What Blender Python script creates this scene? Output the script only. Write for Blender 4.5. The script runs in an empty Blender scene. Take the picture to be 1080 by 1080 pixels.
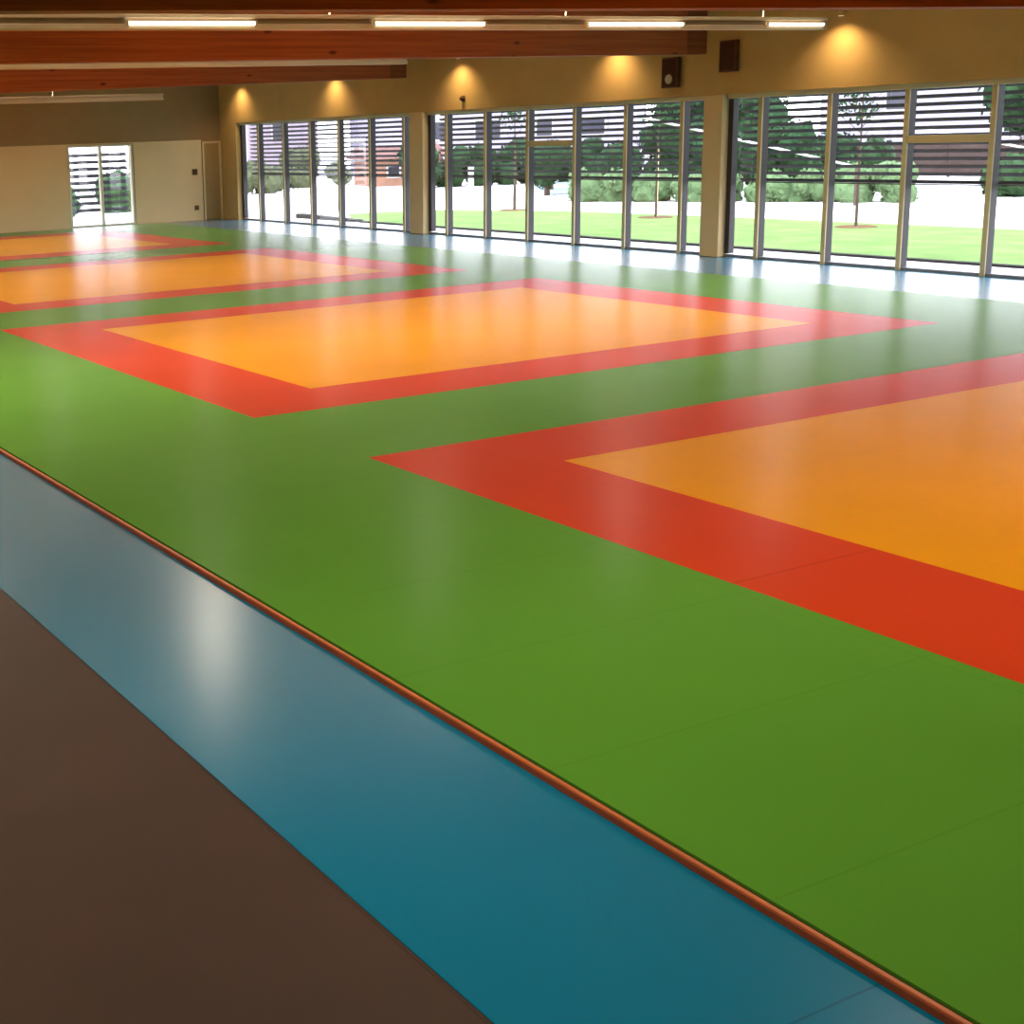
import bpy, bmesh, math, random
from mathutils import Vector, Matrix, noise
random.seed(7)
S = bpy.context.scene
COL = S.collection

# ------------------------------------------------------------------ materials
def srgb(r, g, b):
    f = lambda c: (c/255/12.92) if c/255 <= .04045 else ((c/255+.055)/1.055)**2.4
    return (f(r), f(g), f(b), 1.0)

def mat(name, col, rough=.5, spec=.5, metal=0.0, var=0.0, vscale=3.0, vstretch=(1, 1, 1), bump=0.0, bscale=60.0, col2=None):
    m = bpy.data.materials.new(name); m.use_nodes = True
    nt = m.node_tree; N = nt.nodes; L = nt.links
    p = N['Principled BSDF']
    p.inputs['Base Color'].default_value = col
    p.inputs['Roughness'].default_value = rough
    p.inputs['Specular IOR Level'].default_value = spec
    p.inputs['Metallic'].default_value = metal
    tc = N.new('ShaderNodeTexCoord'); mp = N.new('ShaderNodeMapping')
    mp.inputs['Scale'].default_value = vstretch
    L.new(tc.outputs['Object'], mp.inputs['Vector'])
    nz = N.new('ShaderNodeTexNoise'); nz.inputs['Scale'].default_value = vscale; nz.inputs['Detail'].default_value = 5
    L.new(mp.outputs['Vector'], nz.inputs['Vector'])
    if var > 0:
        mx = N.new('ShaderNodeMix'); mx.data_type = 'RGBA'
        c2 = col2 or tuple(min(1, c*(1-var)) for c in col[:3])+(1,)
        c1 = col if col2 else tuple(min(1, c*(1+var)) for c in col[:3])+(1,)
        mx.inputs[6].default_value = c1; mx.inputs[7].default_value = c2
        cr = N.new('ShaderNodeValToRGB'); cr.color_ramp.elements[0].position = .32; cr.color_ramp.elements[1].position = .68
        L.new(nz.outputs['Fac'], cr.inputs['Fac']); L.new(cr.outputs['Color'], mx.inputs[0])
        L.new(mx.outputs[2], p.inputs['Base Color'])
    if bump > 0:
        n2 = N.new('ShaderNodeTexNoise'); n2.inputs['Scale'].default_value = bscale; n2.inputs['Detail'].default_value = 3
        L.new(tc.outputs['Object'], n2.inputs['Vector'])
        bp = N.new('ShaderNodeBump'); bp.inputs['Strength'].default_value = bump; bp.inputs['Distance'].default_value = .01
        L.new(n2.outputs['Fac'], bp.inputs['Height']); L.new(bp.outputs['Normal'], p.inputs['Normal'])
    return m

def mat_floor(name, col, rough, spec, ox, oy, px, py, line=.009, dark=.75, var=.05, sheen=0):
    """sheet or mat surface with fine joints every px by py metres"""
    m = mat(name, col, rough, spec, var=var, vscale=.5, bump=.012, bscale=160)
    nt = m.node_tree; N = nt.nodes; L = nt.links
    p = N['Principled BSDF']; src = p.inputs['Base Color'].links[0].from_socket
    tc = N.new('ShaderNodeTexCoord'); sp = N.new('ShaderNodeSeparateXYZ'); L.new(tc.outputs['Object'], sp.inputs[0])
    def M(op, a, b):
        n = N.new('ShaderNodeMath'); n.operation = op
        for i, v in enumerate((a, b)):
            if v is None: continue
            if isinstance(v, (int, float)): n.inputs[i].default_value = v
            else: L.new(v, n.inputs[i])
        return n.outputs[0]
    def joint(sock, o, per):
        a = M('ADD', sock, -o); a = M('DIVIDE', a, per); a = M('FRACT', a, None)
        a = M('SUBTRACT', a, .5); a = M('ABSOLUTE', a, None)
        return M('GREATER_THAN', a, .5-line/per/2)
    j = M('MAXIMUM', joint(sp.outputs[0], ox, px), joint(sp.outputs[1], oy, py))
    mx = N.new('ShaderNodeMix'); mx.data_type = 'RGBA'; mx.blend_type = 'MULTIPLY'
    mx.inputs[7].default_value = (dark, dark, dark, 1)
    L.new(j, mx.inputs[0]); L.new(src, mx.inputs[6]); L.new(mx.outputs[2], p.inputs['Base Color'])
    if sheen:
        # matt embossed vinyl: almost no gloss from above, strong gloss at grazing angles
        p.inputs['Specular IOR Level'].default_value = 0; p.inputs['Roughness'].default_value = 1
        gl = N.new('ShaderNodeBsdfGlossy'); gl.inputs['Roughness'].default_value = rough
        L.new(p.inputs['Normal'].links[0].from_socket, gl.inputs['Normal'])
        lw = N.new('ShaderNodeLayerWeight'); lw.inputs['Blend'].default_value = .5
        pw = M('POWER', lw.outputs['Facing'], sheen); pw = M('MULTIPLY', pw, .95)
        ms = N.new('ShaderNodeMixShader'); L.new(pw, ms.inputs[0]); L.new(p.outputs[0], ms.inputs[1]); L.new(gl.outputs[0], ms.inputs[2])
        L.new(ms.outputs[0], N['Material Output'].inputs['Surface'])
    return m

def mat_wood(name, light, dark):
    m = mat(name, light, .62, .25)
    nt = m.node_tree; N = nt.nodes; L = nt.links; p = N['Principled BSDF']
    tc = N.new('ShaderNodeTexCoord')
    mp = N.new('ShaderNodeMapping'); mp.inputs['Scale'].default_value = (.35, 6, 9); L.new(tc.outputs['Object'], mp.inputs[0])
    nz = N.new('ShaderNodeTexNoise'); nz.inputs['Scale'].default_value = 2.2; nz.inputs['Detail'].default_value = 6; L.new(mp.outputs[0], nz.inputs[0])
    cr = N.new('ShaderNodeValToRGB')
    cr.color_ramp.elements[0].position = .3; cr.color_ramp.elements[0].color = dark
    cr.color_ramp.elements[1].position = .72; cr.color_ramp.elements[1].color = light
    L.new(nz.outputs['Fac'], cr.inputs[0])
    # knots
    mk = N.new('ShaderNodeMapping'); mk.inputs['Scale'].default_value = (1.1, 2.5, 2.5); L.new(tc.outputs['Object'], mk.inputs[0])
    vo = N.new('ShaderNodeTexVoronoi'); vo.inputs['Scale'].default_value = 1.3; L.new(mk.outputs[0], vo.inputs[0])
    k = N.new('ShaderNodeValToRGB'); k.color_ramp.elements[0].position = .05; k.color_ramp.elements[0].color = (.3, .25, .25, 1)
    k.color_ramp.elements[1].position = .13; k.color_ramp.elements[1].color = (1, 1, 1, 1)
    L.new(vo.outputs['Distance'], k.inputs[0])
    mx = N.new('ShaderNodeMix'); mx.data_type = 'RGBA'; mx.blend_type = 'MULTIPLY'; mx.inputs[0].default_value = 1
    L.new(cr.outputs[0], mx.inputs[6]); L.new(k.outputs[0], mx.inputs[7])
    # thin lamella glue lines of the laminated timber
    sp = N.new('ShaderNodeSeparateXYZ'); L.new(tc.outputs['Object'], sp.inputs[0])
    d = N.new('ShaderNodeMath'); d.operation = 'DIVIDE'; d.inputs[1].default_value = .12; L.new(sp.outputs[2], d.inputs[0])
    fr = N.new('ShaderNodeMath'); fr.operation = 'FRACT'; L.new(d.outputs[0], fr.inputs[0])
    gl = N.new('ShaderNodeMath'); gl.operation = 'LESS_THAN'; gl.inputs[1].default_value = .04; L.new(fr.outputs[0], gl.inputs[0])
    m2 = N.new('ShaderNodeMix'); m2.data_type = 'RGBA'; m2.blend_type = 'MULTIPLY'; m2.inputs[7].default_value = (.75, .7, .7, 1)
    L.new(gl.outputs[0], m2.inputs[0]); L.new(mx.outputs[2], m2.inputs[6])
    L.new(m2.outputs[2], p.inputs['Base Color'])
    return m

def mat_emit(name, col, strength):
    m = bpy.data.materials.new(name); m.use_nodes = True
    p = m.node_tree.nodes['Principled BSDF']
    p.inputs['Base Color'].default_value = (.8, .8, .8, 1)
    p.inputs['Emission Color'].default_value = col; p.inputs['Emission Strength'].default_value = strength
    return m

def mat_glass(name):
    m = bpy.data.materials.new(name); m.use_nodes = True
    nt = m.node_tree; N = nt.nodes; L = nt.links
    N.remove(N['Principled BSDF'])
    out = N['Material Output']
    tr = N.new('ShaderNodeBsdfTransparent'); tr.inputs[0].default_value = (.93, .95, .95, 1)
    gl = N.new('ShaderNodeBsdfGlossy'); gl.inputs['Roughness'].default_value = .01
    lw = N.new('ShaderNodeLayerWeight'); lw.inputs['Blend'].default_value = .5
    pw = N.new('ShaderNodeMath'); pw.operation = 'POWER'; pw.inputs[1].default_value = 5; L.new(lw.outputs['Facing'], pw.inputs[0])
    fr = N.new('ShaderNodeMath'); fr.operation = 'MULTIPLY_ADD'; fr.inputs[1].default_value = .92; fr.inputs[2].default_value = .08; L.new(pw.outputs[0], fr.inputs[0])
    mx = N.new('ShaderNodeMixShader')
    L.new(fr.outputs[0], mx.inputs[0]); L.new(tr.outputs[0], mx.inputs[1]); L.new(gl.outputs[0], mx.inputs[2])
    L.new(mx.outputs[0], out.inputs['Surface'])
    return m

GREEN = mat_floor('green_vinyl', srgb(98, 160, 54), .26, .1, 3.0, 5.57, 2, 1, dark=.92, sheen=10.5)
RED = mat_floor('red_vinyl', srgb(220, 70, 32), .26, .1, -20, 4.69, 50, 50, dark=.72, sheen=10.5)
ORANGE = mat_floor('orange_vinyl', srgb(246, 164, 16), .26, .1, 6.13, 7.18, 2, 1, dark=.95, sheen=10.5)
BLUE = mat_floor('blue_vinyl', srgb(4, 130, 168), .26, .6, 1.9, 2.17, 50, 10, dark=.7, sheen=4.4)
BROWN = mat('brown_floor_vinyl', srgb(76, 55, 44), .55, .2, var=.12, vscale=1.1, bump=.03, bscale=90)
BATTEN = mat('orange_stained_batten', srgb(218, 118, 60), .5, .35, var=.15, vscale=4, vstretch=(9, 1, 9))
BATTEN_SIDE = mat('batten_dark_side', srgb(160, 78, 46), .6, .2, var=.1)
GAP = mat('dark_joint', srgb(52, 48, 20), .8, .1, var=.1)
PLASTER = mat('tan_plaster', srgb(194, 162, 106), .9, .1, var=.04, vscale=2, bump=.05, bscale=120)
PLASTER_BROWN = mat('brown_plaster', srgb(150, 124, 88), .9, .1, var=.05, vscale=1.5, bump=.05, bscale=120)  # browner tone for the end wall
PANEL = mat('cream_wall_panel', srgb(216, 190, 144), .7, .2, var=.03, vscale=1.2)
CEIL = mat('white_ceiling_board', srgb(228, 222, 208), .9, .1, var=.03, vscale=1.5)
WOOD = mat_wood('red_brown_glulam', srgb(166, 92, 48), srgb(138, 68, 34))
WOOD_END_SHADE = mat_wood('shadowed_glulam_end', srgb(140, 82, 44), srgb(108, 58, 30))
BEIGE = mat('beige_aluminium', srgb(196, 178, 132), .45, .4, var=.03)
DARKMET = mat('dark_aluminium_and_mullion_shade', srgb(52, 46, 50), .5, .4, var=.06)
GREYMET = mat('grey_aluminium', srgb(120, 122, 130), .45, .45, var=.05)
HEAD = mat('pale_head_rail', srgb(214, 208, 184), .5, .3, var=.03)
SLAT = mat('dark_grey_violet_slat', srgb(48, 44, 54), .5, .4, var=.06)
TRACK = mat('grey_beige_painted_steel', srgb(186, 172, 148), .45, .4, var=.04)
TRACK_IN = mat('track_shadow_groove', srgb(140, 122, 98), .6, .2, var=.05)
TUBE = mat_emit('fluorescent_tube', (1.0, .86, .64, 1), 5.0)
LENS = mat_emit('warm_lamp_lens', (1.0, .66, .28, 1), .8)
BOXBR = mat('dark_brown_cabinet', srgb(92, 54, 34), .6, .3, var=.12, vscale=8)
BOXGR = mat('brown_grille_cloth', srgb(74, 46, 36), .85, .1, var=.15, vscale=60)
PLATE = mat('brown_plastic_plate', srgb(96, 72, 44), .5, .3, var=.05)
DOORM = mat('tan_painted_door', srgb(168, 138, 92), .6, .25, var=.05)
GLASS = mat_glass('window_glass')
CONC = mat('pale_concrete', srgb(205, 203, 204), .9, .1, var=.06, vscale=.8)
GRAVEL = mat('white_gravel', srgb(212, 206, 204), .95, .05, var=.08, vscale=1.3)
KERBM = mat('dark_kerb_stone', srgb(52, 48, 46), .9, .1, var=.15, vscale=3)
GRASS = mat('bright_grass', srgb(102, 128, 70), .95, .05, var=.2, vscale=1.2)
ASPH = mat('bluish_road', srgb(126, 138, 146), .9, .1, var=.06)
LEAF_D = mat('dark_leaves', srgb(34, 60, 34), .8, .15, var=.35, vscale=2.5)
LEAF_M = mat('mid_leaves', srgb(48, 74, 44), .8, .15, var=.3, vscale=2.5)
LEAF_L = mat('light_leaves', srgb(92, 114, 78), .85, .1, var=.25, vscale=2.5)
LEAF_O = mat('olive_leaves', srgb(78, 84, 62), .85, .1, var=.25, vscale=2.5)
BARK = mat('bark', srgb(84, 72, 64), .9, .1, var=.2, vscale=6)
STAKE = mat('pale_wood_stake', srgb(200, 186, 140), .8, .1, var=.1)
MULCH = mat('brown_mulch', srgb(98, 74, 56), .95, .05, var=.25, vscale=5)
RENDER_L = mat('lavender_render', srgb(150, 144, 160), .9, .1, var=.04)
RENDER_P = mat('pinkish_render', srgb(154, 142, 152), .9, .1, var=.04)
ROOF_G = mat('slate_roof', srgb(78, 74, 86), .8, .1, var=.1)
ROOF_R = mat('red_tile_roof', srgb(108, 78, 74), .8, .1, var=.12)
BRICK = mat('orange_brick', srgb(150, 112, 94), .9, .1, var=.1)
WIN_D = mat('dark_house_window', srgb(40, 40, 54), .3, .5, var=.05)
WHITEP = mat('white_post_paint', srgb(180, 178, 172), .6, .2, var=.03)
FENCE = mat('brown_board_fence', srgb(66, 54, 52), .85, .1, var=.15, vscale=3)

# ------------------------------------------------------------------ helpers
def obj(name, bm, material, parent=None, loc=(0, 0, 0), smooth=False):
    me = bpy.data.meshes.new(name)
    bmesh.ops.recalc_face_normals(bm, faces=bm.faces[:])
    bm.to_mesh(me); bm.free()
    for mm in (material if isinstance(material, (list, tuple)) else [material]): me.materials.append(mm)
    if smooth:
        for p in me.polygons: p.use_smooth = True
    o = bpy.data.objects.new(name, me); COL.objects.link(o); o.location = loc
    if parent: o.parent = parent
    return o

def tag(o, label=None, cat=None, group=None, kind=None):
    if label: o['label'] = label
    if cat: o['category'] = cat
    if group: o['group'] = group
    if kind: o['kind'] = kind
    return o

def thing(name, loc, label, cat, group=None, kind=None):
    o = bpy.data.objects.new(name, None); COL.objects.link(o); o.location = loc; o.empty_display_size = .2
    return tag(o, label, cat, group, kind)

def box(bm, x0, x1, y0, y1, z0, z1, bev=0.0, mi=0):
    v = [bm.verts.new((x, y, z)) for x in (x0, x1) for y in (y0, y1) for z in (z0, z1)]
    fs = []
    for q in ((0, 1, 3, 2), (4, 6, 7, 5), (0, 4, 5, 1), (2, 3, 7, 6), (0, 2, 6, 4), (1, 5, 7, 3)):
        f = bm.faces.new([v[i] for i in q]); f.material_index = mi; fs.append(f)
    if bev > 0:
        es = list({e for f in fs for e in f.edges})
        bmesh.ops.bevel(bm, geom=es, offset=bev, segments=2, affect='EDGES', profile=.5)
    return bm

def bx(*a, bev=0.0):
    return box(bmesh.new(), *a, bev=bev)

def cyl(bm, p0, p1, r0, r1=None, n=12):
    p0 = Vector(p0); p1 = Vector(p1); d = p1-p0; r1 = r0 if r1 is None else r1
    M = Matrix.Translation((p0+p1)/2) @ d.to_track_quat('Z', 'Y').to_matrix().to_4x4()
    bmesh.ops.create_cone(bm, cap_ends=True, segments=n, radius1=r0, radius2=r1, depth=d.length, matrix=M)
    return bm


# ------------------------------------------------------------------ room shell
XW = 18.08            # hall face of the window wall
YF = 36.3             # hall face of the far wall
XL, YB = -4.0, -5.0
FZ = -0.03            # floor level under the mats
Z_HEAD = 2.70         # window head
def ceil_z(x): return 4.22-.019*(XW-x)

tag(obj('floor', bx(XL, 1.96, YB, YF, FZ-.2, FZ), BROWN), 'dark brown smooth floor of the near walkway', None, None, 'structure')
bl = bmesh.new()
box(bl, 1.972, 2.962, YB, YF, FZ-.2, FZ+.004)
box(bl, 2.962, XW+.25, YB, YF, FZ-.2, FZ-.002)
tag(obj('blue_floor_border', bl, BLUE), 'glossy blue floor band running around the green mats', None, None, 'structure')
tag(obj('trim_2', bx(1.960, 1.9725, YB, YF, FZ-.1, FZ+.001), BROWN), 'thin dark joint between brown and blue floor', None, None, 'structure')

# window wall: header, solid near end, far pier
w = bmesh.new()
box(w, XW, XW+.32, YB, YF+.3, Z_HEAD, 4.4)
box(w, XW, XW+.32, 35.3, YF+.3, FZ-.2, Z_HEAD)
box(w, XW, XW+.32, YB, 8.85, FZ-.2, Z_HEAD)
tag(obj('wall_right', w, PLASTER), 'tan plastered wall above the windows', None, None, 'structure')
# far wall with window opening
FX0, FX1, FWZ = 13.36, 15.3, 2.22
w = bmesh.new()
box(w, XL, FX0, YF, YF+.3, FZ-.2, 4.4); box(w, FX1, XW, YF, YF+.3, FZ-.2, 4.4); box(w, FX0, FX1, YF, YF+.3, FWZ, 4.4)
tag(obj('wall_far', w, PLASTER_BROWN), 'brownish end wall of the hall', None, None, 'structure')
w = bmesh.new()
box(w, XL, FX0-.02, YF-.04, YF-.001, FZ, 2.26); box(w, FX1+.02, 17.44, YF-.04, YF-.001, FZ, 2.26); box(w, FX0-.02, FX1+.02, YF-.04, YF-.001, FWZ+.01, 2.26)
tag(obj('trim_1', w, PANEL), 'cream panelling on the lower end wall', None, None, 'structure')
tag(obj('wall_left', bx(XL-.3, XL, YB, YF+.3, FZ-.2, 4.4), PLASTER), None, None, None, 'structure')
tag(obj('wall_back', bx(XL-.3, XW, YB-.3, YB, FZ-.2, 4.4), PLASTER), None, None, None, 'structure')
w = bmesh.new()
vs = [w.verts.new(c) for c in ((XL-.3, YB-.3, ceil_z(XL)), (XW+.32, YB-.3, ceil_z(XW)), (XW+.32, YF+.3, ceil_z(XW)), (XL-.3, YF+.3, ceil_z(XL)))]
v2 = [w.verts.new(v.co+Vector((0, 0, .2))) for v in vs]
w.faces.new(vs); w.faces.new(v2)
for i in range(4): w.faces.new((vs[i], vs[(i+1) % 4], v2[(i+1) % 4], v2[i]))
tag(obj('ceiling', w, CEIL), 'pale ceiling between the timber beams', None, None, 'structure')

# narrow service door in the far corner
d = thing('door_1', (17.46, YF, FZ), 'narrow tan door in the far corner of the end wall', None, None, 'structure')
fr = bmesh.new(); box(fr, 0, .06, -.06, -.001, 0, 2.24, .006); box(fr, .54, .61, -.06, -.001, 0, 2.24, .006); box(fr, .06, .54, -.06, -.001, 2.18, 2.24, .006)
obj('door_frame', fr, PANEL, d)
obj('door_leaf', bx(.065, .535, -.035, -.002, .01, 2.175, bev=.004), DOORM, d)
h = bmesh.new(); cyl(h, (.12, -.036, 1.05), (.12, -.075, 1.05), .012); cyl(h, (.12, -.07, 1.05), (.22, -.07, 1.05), .009)
obj('door_handle', h, GREYMET, d)

# columns between the window bays
for (y0, y1, lab) in ((17.27, 17.69, 'cream square column at the right, between the two largest window bays'),
                      (26.07, 26.61, 'cream square column in the middle of the window wall, left of the transom door')):
    tag(obj('column', bx(0, .24, 0, y1-y0, 0, Z_HEAD-FZ, bev=.012), PANEL, None, (XW-.015, y0, FZ)), lab, 'column')

# ------------------------------------------------------------------ windows
GX = XW+.20
def glazing(name, label, y0, y1, mull, transom=None, mw=.078):
    t = thing(name, (GX, y0, FZ), label, None, None, 'structure')
    W = y1-y0; Ht = Z_HEAD-FZ
    obj('head_rail', bx(-.10, .06, 0, W, Ht-.075, Ht, bev=.004), HEAD, t)
    obj('sill_rail', bx(-.05, .06, 0, W, 0, .045, bev=.004), GREYMET, t)
    obj('jamb', bx(-.06, .07, .0, .10, .06, Ht-.075, bev=.004), DARKMET, t)
    obj('jamb', bx(-.06, .07, W-.10, W, .06, Ht-.075, bev=.004), DARKMET, t)
    ms = sorted(mull)
    for m in ms:
        c = m-y0
        o = obj('mullion', bx(-.07, .07, c-mw/2+.004, c+mw/2-.004, .045, Ht-.075), DARKMET, t)  # dark body puts the shade of the mullion sides into the colour
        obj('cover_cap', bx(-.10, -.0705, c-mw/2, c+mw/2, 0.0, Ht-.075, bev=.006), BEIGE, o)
    if transom:
        a, b, z = transom
        obj('transom', bx(-.09, .05, a-y0+mw/2, b-y0-mw/2, z-.055-FZ, z+.055-FZ, bev=.006), BEIGE, t)
    edges = [y0+.10]+ms+[y1-.10]
    for i in range(len(edges)-1):
        g0 = edges[i]-y0+(.0 if i == 0 else mw/2-.01); g1 = edges[i+1]-y0-(.0 if i == len(edges)-2 else mw/2-.01)
        b = bmesh.new(); vv = [b.verts.new(c) for c in ((.02, g0, .05), (.02, g1, .05), (.02, g1, Ht-.07), (.02, g0, Ht-.07))]; b.faces.new(vv)
        obj('pane', b, GLASS, t)
    return t

BAY_A = (26.61, 35.3); BAY_B = (17.69, 26.07); BAY_C = (8.85, 17.27)
glazing('window_1', 'farthest glazed bay of the window wall', *BAY_A, [34.2, 32.77, 31.34, 29.92, 28.48, 27.03])
glazing('window_2', 'middle glazed bay with a short transom', *BAY_B, [25.35, 23.95, 22.55, 21.13, 19.72, 18.31], (21.13, 22.55, 1.95))
glazing('window_3', 'nearest glazed bay at the right edge', *BAY_C, [16.56, 15.2, 13.83, 12.46, 11.08, 9.72], (12.46, 13.83, 1.90))

# far window, two panes with outside slats
t = thing('window_4', (FX0, YF, FZ), 'two-pane window in the end wall', None, None, 'structure')
fw = FX1-FX0; fh = FWZ-FZ
f = bmesh.new()
box(f, 0, .06, -.02, .1, 0, fh); box(f, fw-.06, fw, -.02, .1, 0, fh); box(f, .06, fw-.06, -.02, .1, fh-.06, fh); box(f, .06, fw-.06, -.02, .1, 0, .06)
obj('window_frame', f, HEAD, t)
obj('mullion', bx(fw/2-.04, fw/2+.04, -.03, .1, .06, fh-.06, bev=.005), HEAD, t)
for a, b_ in ((.06, fw/2-.04), (fw/2+.04, fw-.06)):
    b = bmesh.new(); vv = [b.verts.new(c) for c in ((a, .06, .06), (b_, .06, .06), (b_, .06, fh-.06), (a, .06, fh-.06))]; b.faces.new(vv)
    obj('pane', b, GLASS, t)

# ------------------------------------------------------------------ outside venetian blinds
def slats(bm, length, z_list, half, tilt, axis='Y', th=.004):
    ca, sa = math.cos(tilt), math.sin(tilt)
    for z in z_list:
        pts = []
        for s, tt in ((-half, -th), (half, -th), (half, th), (-half, th)):
            u = s*ca-tt*sa; v = s*sa+tt*ca
            pts.append((u, v))
        r = []
        for l in (0, length):
            r.append([bm.verts.new((u, l, z+v) if axis == 'Y' else (l, u, z+v)) for u, v in pts])
        for i in range(4):
            bm.faces.new((r[0][i], r[0][(i+1) % 4], r[1][(i+1) % 4], r[1][i]))
        bm.faces.new(r[0]); bm.faces.new(r[1][::-1])

BX = XW+.46
ZB = 1.235
for (y0, y1), lab in ((BAY_A, 'dark slatted outside blind over the farthest window bay'),
                      (BAY_B, 'dark slatted outside blind over the middle window bay'),
                      (BAY_C, 'dark slatted outside blind over the nearest window bay')):
    t = thing('venetian_blind', (BX, y0, ZB), lab, 'blind', 'outside blinds lowered halfway')
    L_ = y1-y0
    b = bmesh.new(); slats(b, L_, [.035+.113*i for i in range(13)], .037, math.radians(-42))
    obj('slats', b, SLAT, t)
    obj('bottom_rail', bx(-.02, .02, 0, L_, -.012, .004, bev=.003), SLAT, t)
    obj('head_box', bx(-.06, .06, 0, L_, 1.49, 1.60, bev=.005), GREYMET, t)
    for k in range(4):
        y = .25+(L_-.5)*k/3
        b = bmesh.new(); cyl(b, (0, y, -.02), (0, y, 1.5), .004, n=6)
        obj('guide_cord', b, GREYMET, t)
t = thing('venetian_blind', (FX0, YF+.42, .42), 'dark slatted outside blind behind the small end wall window', 'blind')
b = bmesh.new(); slats(b, fw, [.0+.19*i for i in range(9)], .06, math.radians(50), 'X'); obj('slats', b, SLAT, t)
b = bmesh.new(); cyl(b, (.3, 0, -.05), (.3, 0, 1.8), .005, n=6); obj('guide_cord', b, GREYMET, t)
b = bmesh.new(); cyl(b, (fw-.3, 0, -.05), (fw-.3, 0, 1.8), .005, n=6); obj('guide_cord', b, GREYMET, t)

# ------------------------------------------------------------------ mats
RL, OL, OR, RR = 5.09, 6.13, 12.64, 13.63
MY = [(1.16, 2.03, 7.18, 8.05), (9.79, 10.66, 15.79, 16.65), (18.38, 19.24, 24.44, 25.31), (27.04, 28.04, 33.2, 34.1)]
GX0, GX1, GY0, GY1 = 3.0, 15.79, -3.0, 35.6
g = bmesh.new()
ys = [GY0]+[v for m in MY for v in (m[0], m[3])]+[GY1]
box(g, GX0, RL, GY0, GY1, FZ, 0); box(g, RR, GX1, GY0, GY1, FZ, 0)
for i in range(0, len(ys), 2): box(g, RL, RR, ys[i], ys[i+1], FZ, 0)
tag(obj('green_mat', g, GREEN), 'large green mat field surrounding the red bordered squares', 'mat')
where = ('nearest, cut off by the right edge', 'second from the camera, whole in view', 'third from the camera, level with the middle column', 'farthest, in front of the end wall')
for (a, b_, c, d_), wh in zip(MY, where):
    r = bmesh.new()
    e = .0015
    box(r, RL+e, OL, a+e, d_-e, FZ, .0004); box(r, OR, RR-e, a+e, d_-e, FZ, .0004)
    box(r, OL, OR, a+e, b_, FZ, .0004); box(r, OL, OR, c, d_-e, FZ, .0004)
    tag(obj('red_mat_border', r, RED), 'red mat border around an orange square, '+wh, 'mat', 'red mat borders')
    tag(obj('orange_mat', bx(OL+e, OR-e, b_+e, c-e, FZ, .0006), ORANGE), 'orange mat square in a red border, '+wh, 'mat', 'orange mat squares')
bt = thing('edge_batten', (2.962, GY0, FZ), 'thin orange wooden batten along the green mat edge beside the blue floor', 'edging strip')
obj('batten', bx(.003, .021, 0, GY1-GY0, 0, .031, bev=.003), BATTEN, bt)
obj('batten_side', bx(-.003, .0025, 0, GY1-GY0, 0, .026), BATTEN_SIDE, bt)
obj('shadow_gap', bx(.0215, .0375, 0, GY1-GY0, 0, .02), GAP, bt)

# ------------------------------------------------------------------ beams
def sloped(bm, x0, x1, y0, y1, zf, dz0, dz1):
    v = []
    for x in (x0, x1):
        for y in (y0, y1):
            for dz in (dz0, dz1): v.append(bm.verts.new((x, y, zf(x)+dz)))
    for q in ((0, 1, 3, 2), (4, 6, 7, 5), (0, 4, 5, 1), (2, 3, 7, 6), (0, 2, 6, 4), (1, 5, 7, 3)): bm.faces.new([v[i] for i in q])
    return bm
for yc, ze, sl, lab in ((8.62, 3.29, .014, 'red-brown timber beam crossing the top edge of the picture'),
                (17.48, 3.37, .006, 'red-brown timber beam ending above the right cream column'),
                (26.34, 3.46, .019, 'red-brown timber beam ending above the middle cream column, farthest beam')):
    bz = lambda x: ze-sl*(XW-x)
    t = thing('timber_beam', (0, yc, 0), lab, 'beam', 'roof beams')
    obj('beam_body', sloped(bmesh.new(), XL, XW-.75, -.11, .11, bz, 0, .8), WOOD, t)
    tag(obj('beam_end', sloped(bmesh.new(), XW-.75, XW-.32, -.112, .112, bz, -.001, .8), WOOD_END_SHADE, t), 'beam end darkened by painted shadow')  # shadow near the wall painted as a darker wood segment

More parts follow.
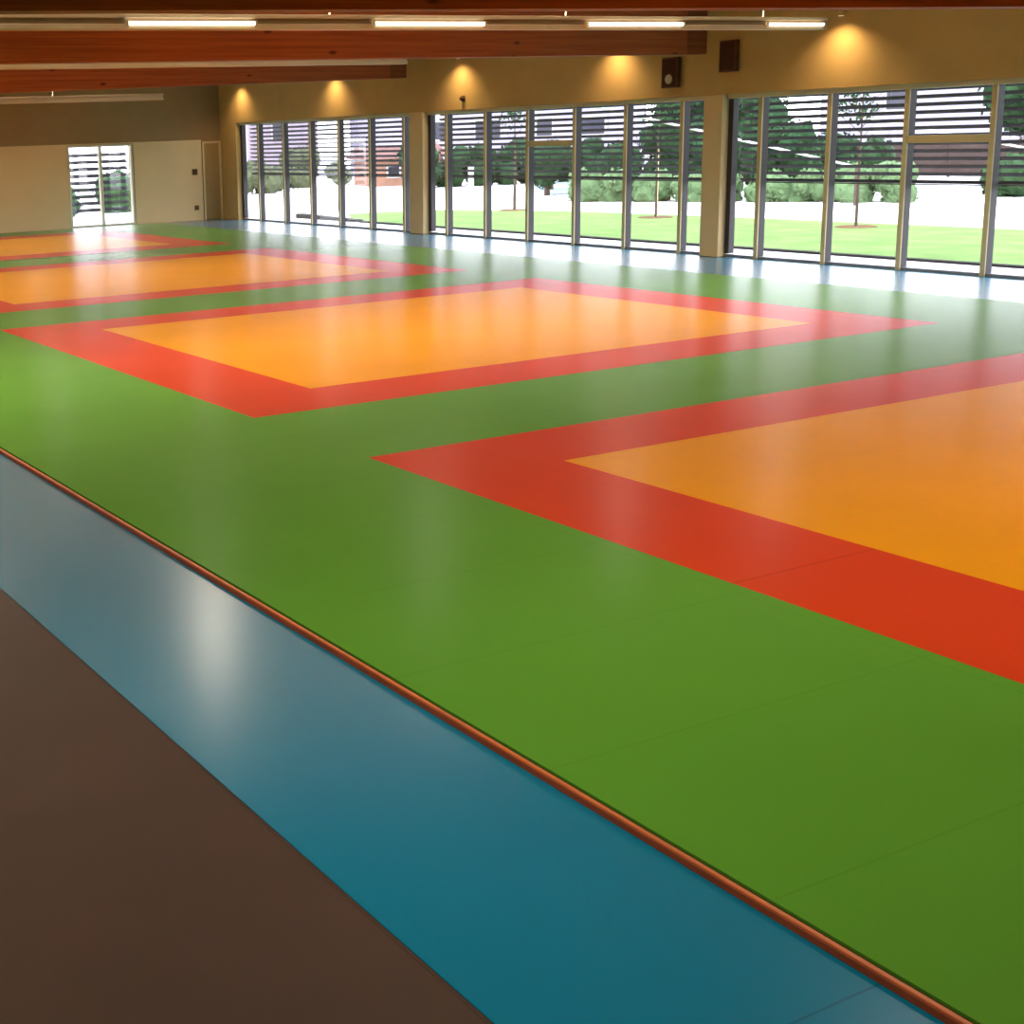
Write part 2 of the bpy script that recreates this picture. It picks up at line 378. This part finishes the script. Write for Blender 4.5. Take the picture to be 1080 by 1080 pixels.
# ------------------------------------------------------------------ suspended light tracks
DOWN = [165]
def light_track(yc, z0, x0, x1, tubes, lab, sl=.0045):
    t = thing('light_track', (x0, yc, z0), lab, 'light', 'suspended fluorescent light tracks')
    L_ = x1-x0; t.rotation_euler = (0, -sl, 0)
    obj('housing', bx(0, L_, -.07, .07, .108, .15, bev=.006), TRACK, t)
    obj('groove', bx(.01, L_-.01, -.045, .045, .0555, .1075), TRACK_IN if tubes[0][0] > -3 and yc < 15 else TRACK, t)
    obj('reflector', bx(0, L_, -.07, .07, 0, .055, bev=.006), TRACK, t)
    for a, b_ in tubes:
        b = bmesh.new(); cyl(b, (a-x0, -.085, .058), (b_-x0, -.085, .058), .019, n=12)
        tb = obj('tube', b, TUBE, t)
        for x in (a-x0-.03, b_-x0):
            obj('tube_holder', bx(x, x+.03, -.105, -.0705, .03, .085, bev=.003), TRACK, tb)
        if DOWN[0] > 0:
            ld = bpy.data.lights.new('tube_light', 'SPOT'); ld.energy = DOWN[0]; ld.color = (1, .90, .74)
            ld.spot_size = math.radians(165); ld.spot_blend = .6; ld.shadow_soft_size = .03
            lo = bpy.data.objects.new('tube_light', ld); COL.objects.link(lo); lo.parent = t; lo.location = ((a+b_)/2-x0, 0, -.04)
    k = 0
    x = 1.2
    while x < L_:
        b = bmesh.new(); cyl(b, (x, 0, .145), (x, 0, ceil_z(x0+x)-z0+.02-sl*x), .006, n=6)
        obj('hanger', b, TRACK, t); x += 3.2
    # unseen area lamp on the housing, added to brighten the ceiling
    ld = bpy.data.lights.new('uplight', 'AREA'); ld.shape = 'RECTANGLE'; ld.size = L_-.4; ld.size_y = .1
    ld.energy = UP*L_; ld.color = (1, .9, .76)
    lo = bpy.data.objects.new('uplight', ld); COL.objects.link(lo); lo.parent = t
    lo.location = (L_/2, 0, .16); lo.rotation_euler = (math.pi, 0, 0)
    return t
UP = 11.0
TB = [(-.4+2.93*k, 1.05+2.93*k) for k in range(6)]
def tubes_for(off): return [(a+off, b+off) for a, b in TB]
light_track(12.95, 3.30, -3.0, 15.3, [(-3+.42, -3+1.8), (-.4, 1.0), (2.5, 3.9), (5.45, 6.85), (8.31, 9.76), (11.26, 12.75), (14.2, 15.2)], 'nearest suspended light track with glowing tubes, ending left of the nearest wall lamp')
light_track(21.8, 3.415, -3.0, 14.75, [(-2.5, -1.1), (.4, 1.8), (3.3, 4.7)], 'middle suspended light track, unlit end above the farthest timber beam')
light_track(30.6, 3.14, -3.0, 13.75, [(-2.5, -1.1), (.4, 1.8), (3.3, 4.7)], 'farthest suspended light track, grey, before the end wall')

NEAR = 124
for x in (-2.3, .3, 3.2, 6.1, 9.0, 11.9, 14.7):
    ld = bpy.data.lights.new('tube_light', 'SPOT'); ld.energy = NEAR; ld.color = (1, .90, .74)
    ld.spot_size = math.radians(165); ld.spot_blend = .6; ld.shadow_soft_size = .03
    lo = bpy.data.objects.new('tube_light', ld); COL.objects.link(lo); lo.location = (x, 4.1, 3.3)
for yy in (21.8, 30.6):  # lamps added along the stretches of both farther tracks that have no tubes
    for x in (7.6, 10.4, 13.0):
        ld = bpy.data.lights.new('tube_light', 'SPOT'); ld.energy = 105; ld.color = (1, .90, .74)
        ld.spot_size = math.radians(165); ld.spot_blend = .6; ld.shadow_soft_size = .03
        lo = bpy.data.objects.new('tube_light', ld); COL.objects.link(lo); lo.location = (x, yy, 3.1)

# ------------------------------------------------------------------ wall lamps
for i, (y, lab) in enumerate(((14.9, 'nearest wall lamp, right of the light track end'), (19.8, 'wall lamp behind the beam, above the middle window bay'),
                (24.6, 'wall lamp just left of the middle column top'), (29.8, 'second farthest wall lamp over the farthest window bay'), (34.85, 'farthest wall lamp beside the end wall'))):
    t = thing('wall_lamp', (XW, y, 3.78), lab+', throwing a warm cone', 'lamp', 'warm wall downlights')
    b = bmesh.new(); cyl(b, (-.1, 0, -.02), (-.1, 0, .06), .05, .045, n=20); obj('lamp_body', b, PLASTER, t)
    obj('bracket', bx(-.06, -.001, -.02, .02, .01, .05, bev=.004), PLASTER, t)
    b = bmesh.new(); cyl(b, (-.1, 0, -.024), (-.1, 0, -.0205), .04, n=20); obj('lens', b, LENS, t)
    ld = bpy.data.lights.new('spot', 'SPOT'); ld.energy = 85; ld.color = (1, .70, .36); ld.spot_size = math.radians(128); ld.spot_blend = 1.0; ld.shadow_soft_size = .03
    lo = bpy.data.objects.new('spot', ld); COL.objects.link(lo); lo.parent = t; lo.location = (-.38, 0, -.0)
    lo.rotation_euler = (0, math.radians(-8), 0)

# ------------------------------------------------------------------ wall boxes
def wall_box(y0, y1, z0, z1, lab, cone):
    t = thing('wall_speaker', (XW, y0, z0), lab, 'speaker', 'small brown wall boxes')
    W = y1-y0; Hh = z1-z0
    obj('cabinet', bx(-.12, -.03, 0, W, 0, Hh, bev=.012), BOXBR, t)
    obj('grille', bx(-.13, -.1205, .03, W-.03, .03, Hh-.03, bev=.004), BOXGR, t)
    obj('bracket', bx(-.03, -.001, W/2-.06, W/2+.06, Hh*.3, Hh*.7), DARKMET, t)
    if cone:
        b = bmesh.new(); cyl(b, (-.131, W/2, .15), (-.15, W/2, .15), .085, .05, n=24); obj('cone', b, TRACK, t)
wall_box(18.22, 18.6, 2.86, 3.38, 'brown wall box with pale round cone, hanging just left of the beam end', True)
wall_box(16.92, 17.28, 3.06, 3.57, 'plain dark brown wall box, just right of the beam end', False)
t = thing('wall_sensor', (XW, 24.55, 2.93), 'tiny brown sensor on the wall below a lamp cone, left part of the middle bay', 'sensor')
b = bmesh.new(); cyl(b, (-.001, 0, 0), (-.05, 0, 0), .07, .055, n=16); obj('sensor_base', b, PLATE, t)
b = bmesh.new(); bmesh.ops.create_uvsphere(b, u_segments=12, v_segments=8, radius=.045, matrix=Matrix.Translation((-.055, 0, 0))); obj('sensor_dome', b, BOXBR, t, smooth=True)
for nm, x, z, s, lab, cat in (('wall_switch', 17.2, 1.36, .085, 'small brown wall plate at shoulder height on the end wall, left of the corner door', 'switch'),
                              ('wall_socket', 17.22, .34, .07, 'small brown wall plate low on the end wall, left of the corner door', 'socket')):
    t = thing(nm, (x, YF-.04, z), lab, cat)
    obj('plate', bx(-s, s, -.014, -.001, -s, s, bev=.005), PLATE, t)
    obj('rocker', bx(-s*.5, s*.5, -.024, -.0145, -s*.6, s*.6, bev=.003), BOXBR, t)

# ------------------------------------------------------------------ outside ground
GZ = -.15
def ground(name, pts, z, m, lab, kind='structure', th=.4):
    b = bmesh.new(); top = [b.verts.new((x, y, z)) for x, y in pts]; bot = [b.verts.new((x, y, z-th)) for x, y in pts]
    b.faces.new(top); b.faces.new(bot[::-1])
    for i in range(len(pts)): b.faces.new((top[i], bot[i], bot[(i+1) % len(pts)], top[(i+1) % len(pts)]))
    return tag(obj(name, b, m), lab, None, None, kind)
ground('gravel_ground', [(-30, YF+.3), (XW+.33, YF+.3), (XW+.33, -20), (160, -20), (160, 150), (-30, 150)], GZ-.02, GRAVEL, 'bright white gravel ground outside')
ground('terrace', [(XW+.33, -10), (19.75, -10), (19.75, YF+6), (XW+.33, YF+6)], FZ-.03, CONC, 'pale concrete terrace outside the windows')
ground('lawn', [(19.9, -8), (27.3, -8), (27.25, 24), (26.9, 31), (25.2, 35.6), (22.6, 36.6), (20.6, 33.2), (19.9, 31.5)], GZ+.015, GRASS, 'bright green grass strip between terrace and path', 'structure')
tag(obj('kerb', bx(19.74, 19.9, -8, 31.5, GZ-.2, -.02, bev=.01), KERBM), 'dark kerb between the terrace and the grass', 'kerb')
tag(obj('low_kerb', bx(-.14, .14, 0, 4.4, 0, .14, bev=.02), KERBM, None, (20.2, 32.2, GZ-.02)), 'short dark kerb stone lying on white gravel outside the farthest bay', 'kerb')
bpy.data.objects['low_kerb'].rotation_euler[2] = math.radians(-8)
ground('road', [(33.5, 40), (37.5, 38.5), (45, 46), (40, 50)], GZ+.004, ASPH, 'pale bluish road surface beyond the path')

# ------------------------------------------------------------------ outside planting and houses
def foliage(bm, c, rad, n=6, leaves=700, leaf=.09, squash=.9, rnd=random):
    c = Vector(c)
    cs = []
    for i in range(n):
        a = rnd.uniform(0, 2*math.pi); q = rnd.uniform(.15, .6)*rad
        p = c+Vector((math.cos(a)*q, math.sin(a)*q, rnd.uniform(-.45, .45)*rad*squash))
        r = rad*rnd.uniform(.42, .62); cs.append((p, r))
        res = bmesh.ops.create_icosphere(bm, subdivisions=2, radius=r, matrix=Matrix.Translation(p))
        for v in res['verts']:
            d = v.co-p; v.co = p+d*(1+.35*noise.noise(v.co*3.0/max(.3, rad)))
    for i in range(leaves):
        p, r = rnd.choice(cs)
        d = Vector((rnd.gauss(0, 1), rnd.gauss(0, 1), rnd.gauss(0, 1))).normalized()
        o = p+d*r*rnd.uniform(.92, 1.22)
        u = d.orthogonal().normalized(); u = (u+d*rnd.uniform(-.8, .8)).normalized(); w_ = d.cross(u).normalized()
        s = leaf*rnd.uniform(.6, 1.3)
        bm.faces.new([bm.verts.new(o+u*s), bm.verts.new(o+w_*s*.55), bm.verts.new(o-u*s), bm.verts.new(o-w_*s*.55)])
    return bm
def tree(name, x, y, h, r, m, lab, cat='tree', group=None, trunk=.12, crown_low=None, leaves=900):
    t = thing(name, (x, y, GZ), lab, cat, group)
    b = bmesh.new(); cyl(b, (0, 0, -.05), (.05, .03, h-r*.8), trunk, trunk*.55, n=8)
    for k in range(4):
        a = k*1.6+.3; cyl(b, (.03, .02, h*.45), (math.cos(a)*r*.5, math.sin(a)*r*.5, h-r*.7), trunk*.45, trunk*.2, n=6)
    obj('trunk', b, BARK, t)
    b = bmesh.new()
    z = h-r
    low = crown_low if crown_low is not None else h-2*r
    while z-r*.4 > low-.01:
        foliage(b, (0, 0, z), r, 6, leaves, r*.11); z -= r*.9
    obj('crown', b, m, t)
    return t
def bush(x, y, h, r, m, lab, group, leaves=500, name='bush'):
    t = thing(name, (x, y, GZ), lab, 'bush', group)
    b = bmesh.new()
    z = r*.55
    while z < h-r*.4:
        foliage(b, (0, 0, z), r, 6, leaves, r*.11, .7); z += r*.75
    foliage(b, (0, 0, h-r*.75), r*.9, 6, leaves, r*.11, .7)
    obj('foliage', b, m, t)
    b = bmesh.new(); cyl(b, (0, 0, -.05), (0, 0, h*.6), .06, .03, n=6); obj('stem', b, BARK, t)

# young trees with stakes on the lawn
def sapling(x, y, lab, stake_m):
    t = thing('sapling', (x, y, GZ+.015), lab, 'young tree', 'young staked trees on the lawn')
    b = bmesh.new(); cyl(b, (0, 0, -.05), (.04, .02, 2.9), .035, .015, n=8)
    for k in range(7):
        a = k*2.4; z = 1.9+.13*k; cyl(b, (.03, .02, z), (.03+math.cos(a)*.45, math.sin(a)*.45, z+.4), .011, .004, n=5)
    obj('trunk', b, BARK, t)
    b = bmesh.new(); foliage(b, (.03, 0, 2.75), .55, 4, 160, .06); 
    ico = [v for v in b.verts if len(v.link_faces) > 1]; bmesh.ops.delete(b, geom=ico, context='VERTS')
    obj('leaves', b, LEAF_M, t)
    b = bmesh.new(); cyl(b, (.1, .08, -.1), (.1, .08, 1.75), .035, .03, n=8); obj('stake', b, stake_m, t)
    b = bmesh.new(); cyl(b, (0, 0, -.02), (0, 0, .02), .5, .42, n=20); obj('mulch_ring', b, MULCH, t)
sapling(26.1, 20.95, 'thin young tree with stake on the lawn outside the nearest window bay', BARK)
sapling(26.1, 27.1, 'thin young tree with pale stake on the lawn beside the right column', STAKE)
sapling(26.3, 33.2, 'thin young tree on the lawn outside the left of the middle bay', BARK)
tree('small_tree', 23.8, 39.2, 1.75, .5, LEAF_O, 'small round olive green tree outside the farthest window bay', trunk=.035, leaves=300)

R = random.Random(3)
# low light green bank of bushes on the far side of the path
def hedge(name, pts, h, r, m, lab, leaves=300):
    x0, y0 = pts[0]
    t = thing(name, (x0, y0, GZ), lab, 'hedge')
    b = bmesh.new()
    for (x, y) in pts:
        c = (x-x0, y-y0)
        foliage(b, (c[0], c[1], h*.3), r, 5, leaves, r*.13, .7, R)
        foliage(b, (c[0]+R.uniform(-.2, .2), c[1], h-r*.62*R.uniform(.8, 1.1)), r*.9, 5, leaves, r*.13, .7, R)
        st = bmesh.new(); cyl(st, (c[0], c[1], -.05), (c[0], c[1], h*.6), .05, .03, n=6); obj('stem', st, BARK, t)
    obj('foliage', b, m, t)
hedge('low_hedge', [(31.2+.46*k, 35.6-1.1*k) for k in range(9)], .95, .75, LEAF_L, 'low light green bank of bushes along the far side of the path')
# dark trees behind the bank
TR = [(34.2, 33.4, 2.7, 1.0, 'dense dark green tree directly right of the right column'), (35.6, 31.3, 2.6, 1.0, 'dense dark green tree behind the second pane of the nearest bay'),
      (38.6, 31.6, 2.2, 1.0, 'dark green tree behind the third pane of the nearest bay, beside the white road'),
      (35.6, 36.5, 4.6, 1.05, 'tall dark green tree behind the pale staked tree'), (38.2, 36.9, 4.8, 1.1, 'tall dark green tree directly left of the right column'),
      (33.2, 40.0, 2.0, .9, 'low dark green tree right of the transom, middle bay'), (33.6, 36.8, 1.9, .85, 'low dark green tree just left of the two tall trees'), (36.2, 43.4, 2.0, .9, 'low dark green tree at the left end of the tree row'),
      (46.5, 43.0, 4.8, 2.0, 'big dark tree farther back beside the lavender house in the nearest bay')]
for x, y, h, r, lab in TR:
    tree('dark_tree', x, y, h, r, LEAF_D, lab, 'tree', 'dark trees beyond the path', .12, .2, 700)
tree('leafy_tree', 40.2, 26.4, 4.2, 1.5, LEAF_D, 'dark leafy tree at the right edge beyond the white road', 'tree', None, .14, .9, 800)
bush(38.6, 25.8, 1.2, 1.0, LEAF_M, 'green bush at the right edge below the leafy tree', 'low light green bushes', 500)
hedge('tall_hedge', [(38.9, 34.9), (39.6, 34.1), (40.3, 33.3), (41.0, 32.5)], 1.6, .95, LEAF_D, 'dark hedge between the dark trees of the nearest bay', 260)
# dark hedge in front of the far house
hedge('tall_hedge', [(35.6+1.25*k, 51.2-.4*k) for k in range(8)], 1.8, 1.0, LEAF_D, 'dark hedge in front of the lavender house, middle bay', 260)
# bushes of the farthest bay
for x, y, h, r, lab in ((28.9, 54.6, 1.5, .95, 'green bush at the far left of the farthest window bay'), (31.1, 56.0, 1.3, .8, 'green bush left of the olive tree in the farthest bay'),
                        (33.4, 58.6, 1.7, .95, 'grey green bush behind the olive tree in the farthest bay')):
    bush(x, y, h, r, LEAF_O, lab, 'bushes beyond the white gravel', 420)

def house(x, y, rz, w_, dp, h, wall, roofm, wins, lab, roof_h=1.3):
    t = thing('house', (x, y, GZ), lab, 'house'); t.rotation_euler[2] = rz
    obj('house_wall', bx(0, w_, 0, dp, -.3, h), wall, t)
    b = bmesh.new(); o = .35
    v = [b.verts.new(c) for c in ((-o, -o, h), (w_+o, -o, h), (w_+o, dp+o, h), (-o, dp+o, h), (-o, dp/2, h+roof_h), (w_+o, dp/2, h+roof_h))]
    for q in ((0, 1, 5, 4), (2, 3, 4, 5), (0, 4, 3), (1, 2, 5), (3, 2, 1, 0)): b.faces.new([v[i] for i in q])
    obj('roof', b, roofm, t)
    for (a, z, ww, hh) in wins:
        f_ = bmesh.new(); box(f_, a, a+ww, -.06, -.002, z, z+hh); fo = obj('house_window', f_, WHITEP, t)
        obj('house_pane', bx(a+.08, a+ww-.08, -.07, -.0605, z+.08, z+hh-.08), WIN_D, fo)
    return t
house(42.5, 65.5, math.radians(-20), 15.5, 8, 5.2, RENDER_L, ROOF_G, [(2.2, 1.9, 1.6, 1.1), (5.4, 1.9, 1.6, 1.1), (8.6, 1.9, 1.4, 1.1), (11.5, 1.9, 1.6, 1.1)], 'long lavender house behind the dark hedge in the middle bay')
house(53.6, 43.4, math.radians(-38), 8.5, 7, 5.5, RENDER_L, ROOF_G, [(1.2, 2.6, 1.2, 1.2), (5.2, 2.6, 1.2, 1.2)], 'lavender house beyond the white road in the nearest bay')
house(28.8, 66.0, math.radians(-14), 5.2, 7, 5.0, RENDER_P, ROOF_G, [(1.0, 2.2, 1.1, 1.2), (3.2, 2.2, 1.1, 1.2)], 'pinkish house behind the bushes at the left of the farthest bay')
house(36.6, 74.5, math.radians(-14), 6.5, 7, 5.2, RENDER_P, ROOF_R, [(1.0, 2.2, 1.1, 1.2), (3.6, 2.2, 1.1, 1.2)], 'pinkish house with red roof behind the orange outbuilding')
house(35.3, 54.9, math.radians(-14), 3.4, 3, 1.25, BRICK, ROOF_R, [(.6, .35, .7, .6)], 'low orange brick outbuilding with reddish roof left of the middle column', .6)
# fence right of the nearest bay and small posts
t = thing('board_fence', (47.0, 36.8, GZ), 'dark brown board fence below the lavender house in the nearest bay', 'fence'); t.rotation_euler[2] = math.radians(-38)
obj('board_panel', bx(0, 7.5, -.03, .03, .1, 1.35), FENCE, t)
for k in range(4): obj('fence_post', bx(k*2.5-.05, k*2.5+.05, -.07, -.031, 0, 1.45, bev=.01), FENCE, t)
t = thing('bollard', (36.4, 48.9, GZ), 'short white post before the dark hedge in the middle bay', 'post')
b = bmesh.new(); cyl(b, (0, 0, -.02), (0, 0, .85), .13, .12, n=12); obj('post_shaft', b, WHITEP, t)
b = bmesh.new(); cyl(b, (0, 0, .851), (0, 0, .92), .14, .05, n=12); obj('post_cap', b, WHITEP, t)
for a, b_, lab in (((22.95, 26.5, 2.82), (32.9, 26.5, .9), 'long pale cable sloping down to the right across the middle and nearest bays'),
                   ((28.75, 24.0, 2.41), (40.0, 24.0, .75), 'shorter pale cable sloping down behind the top of the nearest bay')):
    t = thing('sloping_rod', (a[0], a[1], GZ), lab, 'rod')  # thin pale sloping line built as a rod, with added end posts
    b = bmesh.new(); cyl(b, (0, 0, a[2]-GZ), (b_[0]-a[0], 0, b_[2]-GZ), .032, n=8); obj('rod', b, WHITEP, t)
    b = bmesh.new(); cyl(b, (0, 0, -.1), (0, 0, a[2]-GZ+.05), .035, .03, n=8); obj('rod_post', b, BARK, t)
    b = bmesh.new(); cyl(b, (b_[0]-a[0], 0, -.1), (b_[0]-a[0], 0, b_[2]-GZ+.04), .035, .03, n=8); obj('rod_post', b, BARK, t)
t = thing('lamp_post', (36.9, 45.2, GZ), 'thin pale lamp post seen below the transom of the middle bay', 'lamp post')
b = bmesh.new(); cyl(b, (0, 0, -.02), (0, 0, 4.2), .05, .035, n=10); obj('post_shaft', b, WHITEP, t)
b = bmesh.new(); cyl(b, (0, 0, 4.201), (0, 0, 4.45), .06, .16, n=12); obj('lamp_head', b, WHITEP, t)
# greenery beyond the end wall window
for x, y, h, r, lab in ((16.2, 45.0, 1.3, .8, 'green bush outside the left pane of the end wall window'), (18.7, 46.2, 1.5, .9, 'green bush outside the right pane of the end wall window')):
    bush(x, y, h, r, LEAF_M, lab, 'bushes outside the end wall window', 420)

# ------------------------------------------------------------------ light
Wd = bpy.data.worlds.new('overcast_sky'); S.world = Wd; Wd.use_nodes = True
nt = Wd.node_tree; N = nt.nodes; Lk = nt.links
bg = N['Background']
tc = N.new('ShaderNodeTexCoord'); sp = N.new('ShaderNodeSeparateXYZ'); Lk.new(tc.outputs['Generated'], sp.inputs[0])
cr = N.new('ShaderNodeValToRGB')
cr.color_ramp.elements[0].position = 0.0; cr.color_ramp.elements[0].color = (.93, .91, 1.0, 1)
cr.color_ramp.elements[1].position = .6; cr.color_ramp.elements[1].color = (.80, .87, 1.0, 1)
Lk.new(sp.outputs[2], cr.inputs[0]); Lk.new(cr.outputs[0], bg.inputs['Color'])
bg.inputs['Strength'].default_value = 7.5

# ------------------------------------------------------------------ camera (eye 2.25 m above the mats)
cd = bpy.data.cameras.new('camera'); cam = bpy.data.objects.new('camera', cd); COL.objects.link(cam); S.camera = cam
yaw, pit, rol = (math.radians(27.12033), math.radians(11.61709), math.radians(-2.01665))
fwv = Vector((math.cos(pit)*math.sin(yaw), math.cos(pit)*math.cos(yaw), -math.sin(pit)))
r0 = Vector((math.cos(yaw), -math.sin(yaw), 0)); u0 = r0.cross(fwv)
rv = r0*math.cos(rol)+u0*math.sin(rol); uv = -r0*math.sin(rol)+u0*math.cos(rol)
Mx = Matrix((rv, uv, -fwv)).transposed().to_4x4(); Mx.translation = (0, 0, 2.25)
cam.matrix_world = Mx
cd.sensor_width = 36; cd.lens = 1444.762/1080*36
cd.shift_x = (540-259.294)/1080; cd.shift_y = -(540-443.351)/1080
cd.clip_start = .05; cd.clip_end = 400

S.view_settings.view_transform = 'Standard'
S.view_settings.look = 'None'
S.view_settings.exposure = 0.0
S.cycles.use_denoising = True
S.cycles.max_bounces = 10
S.cycles.transparent_max_bounces = 16
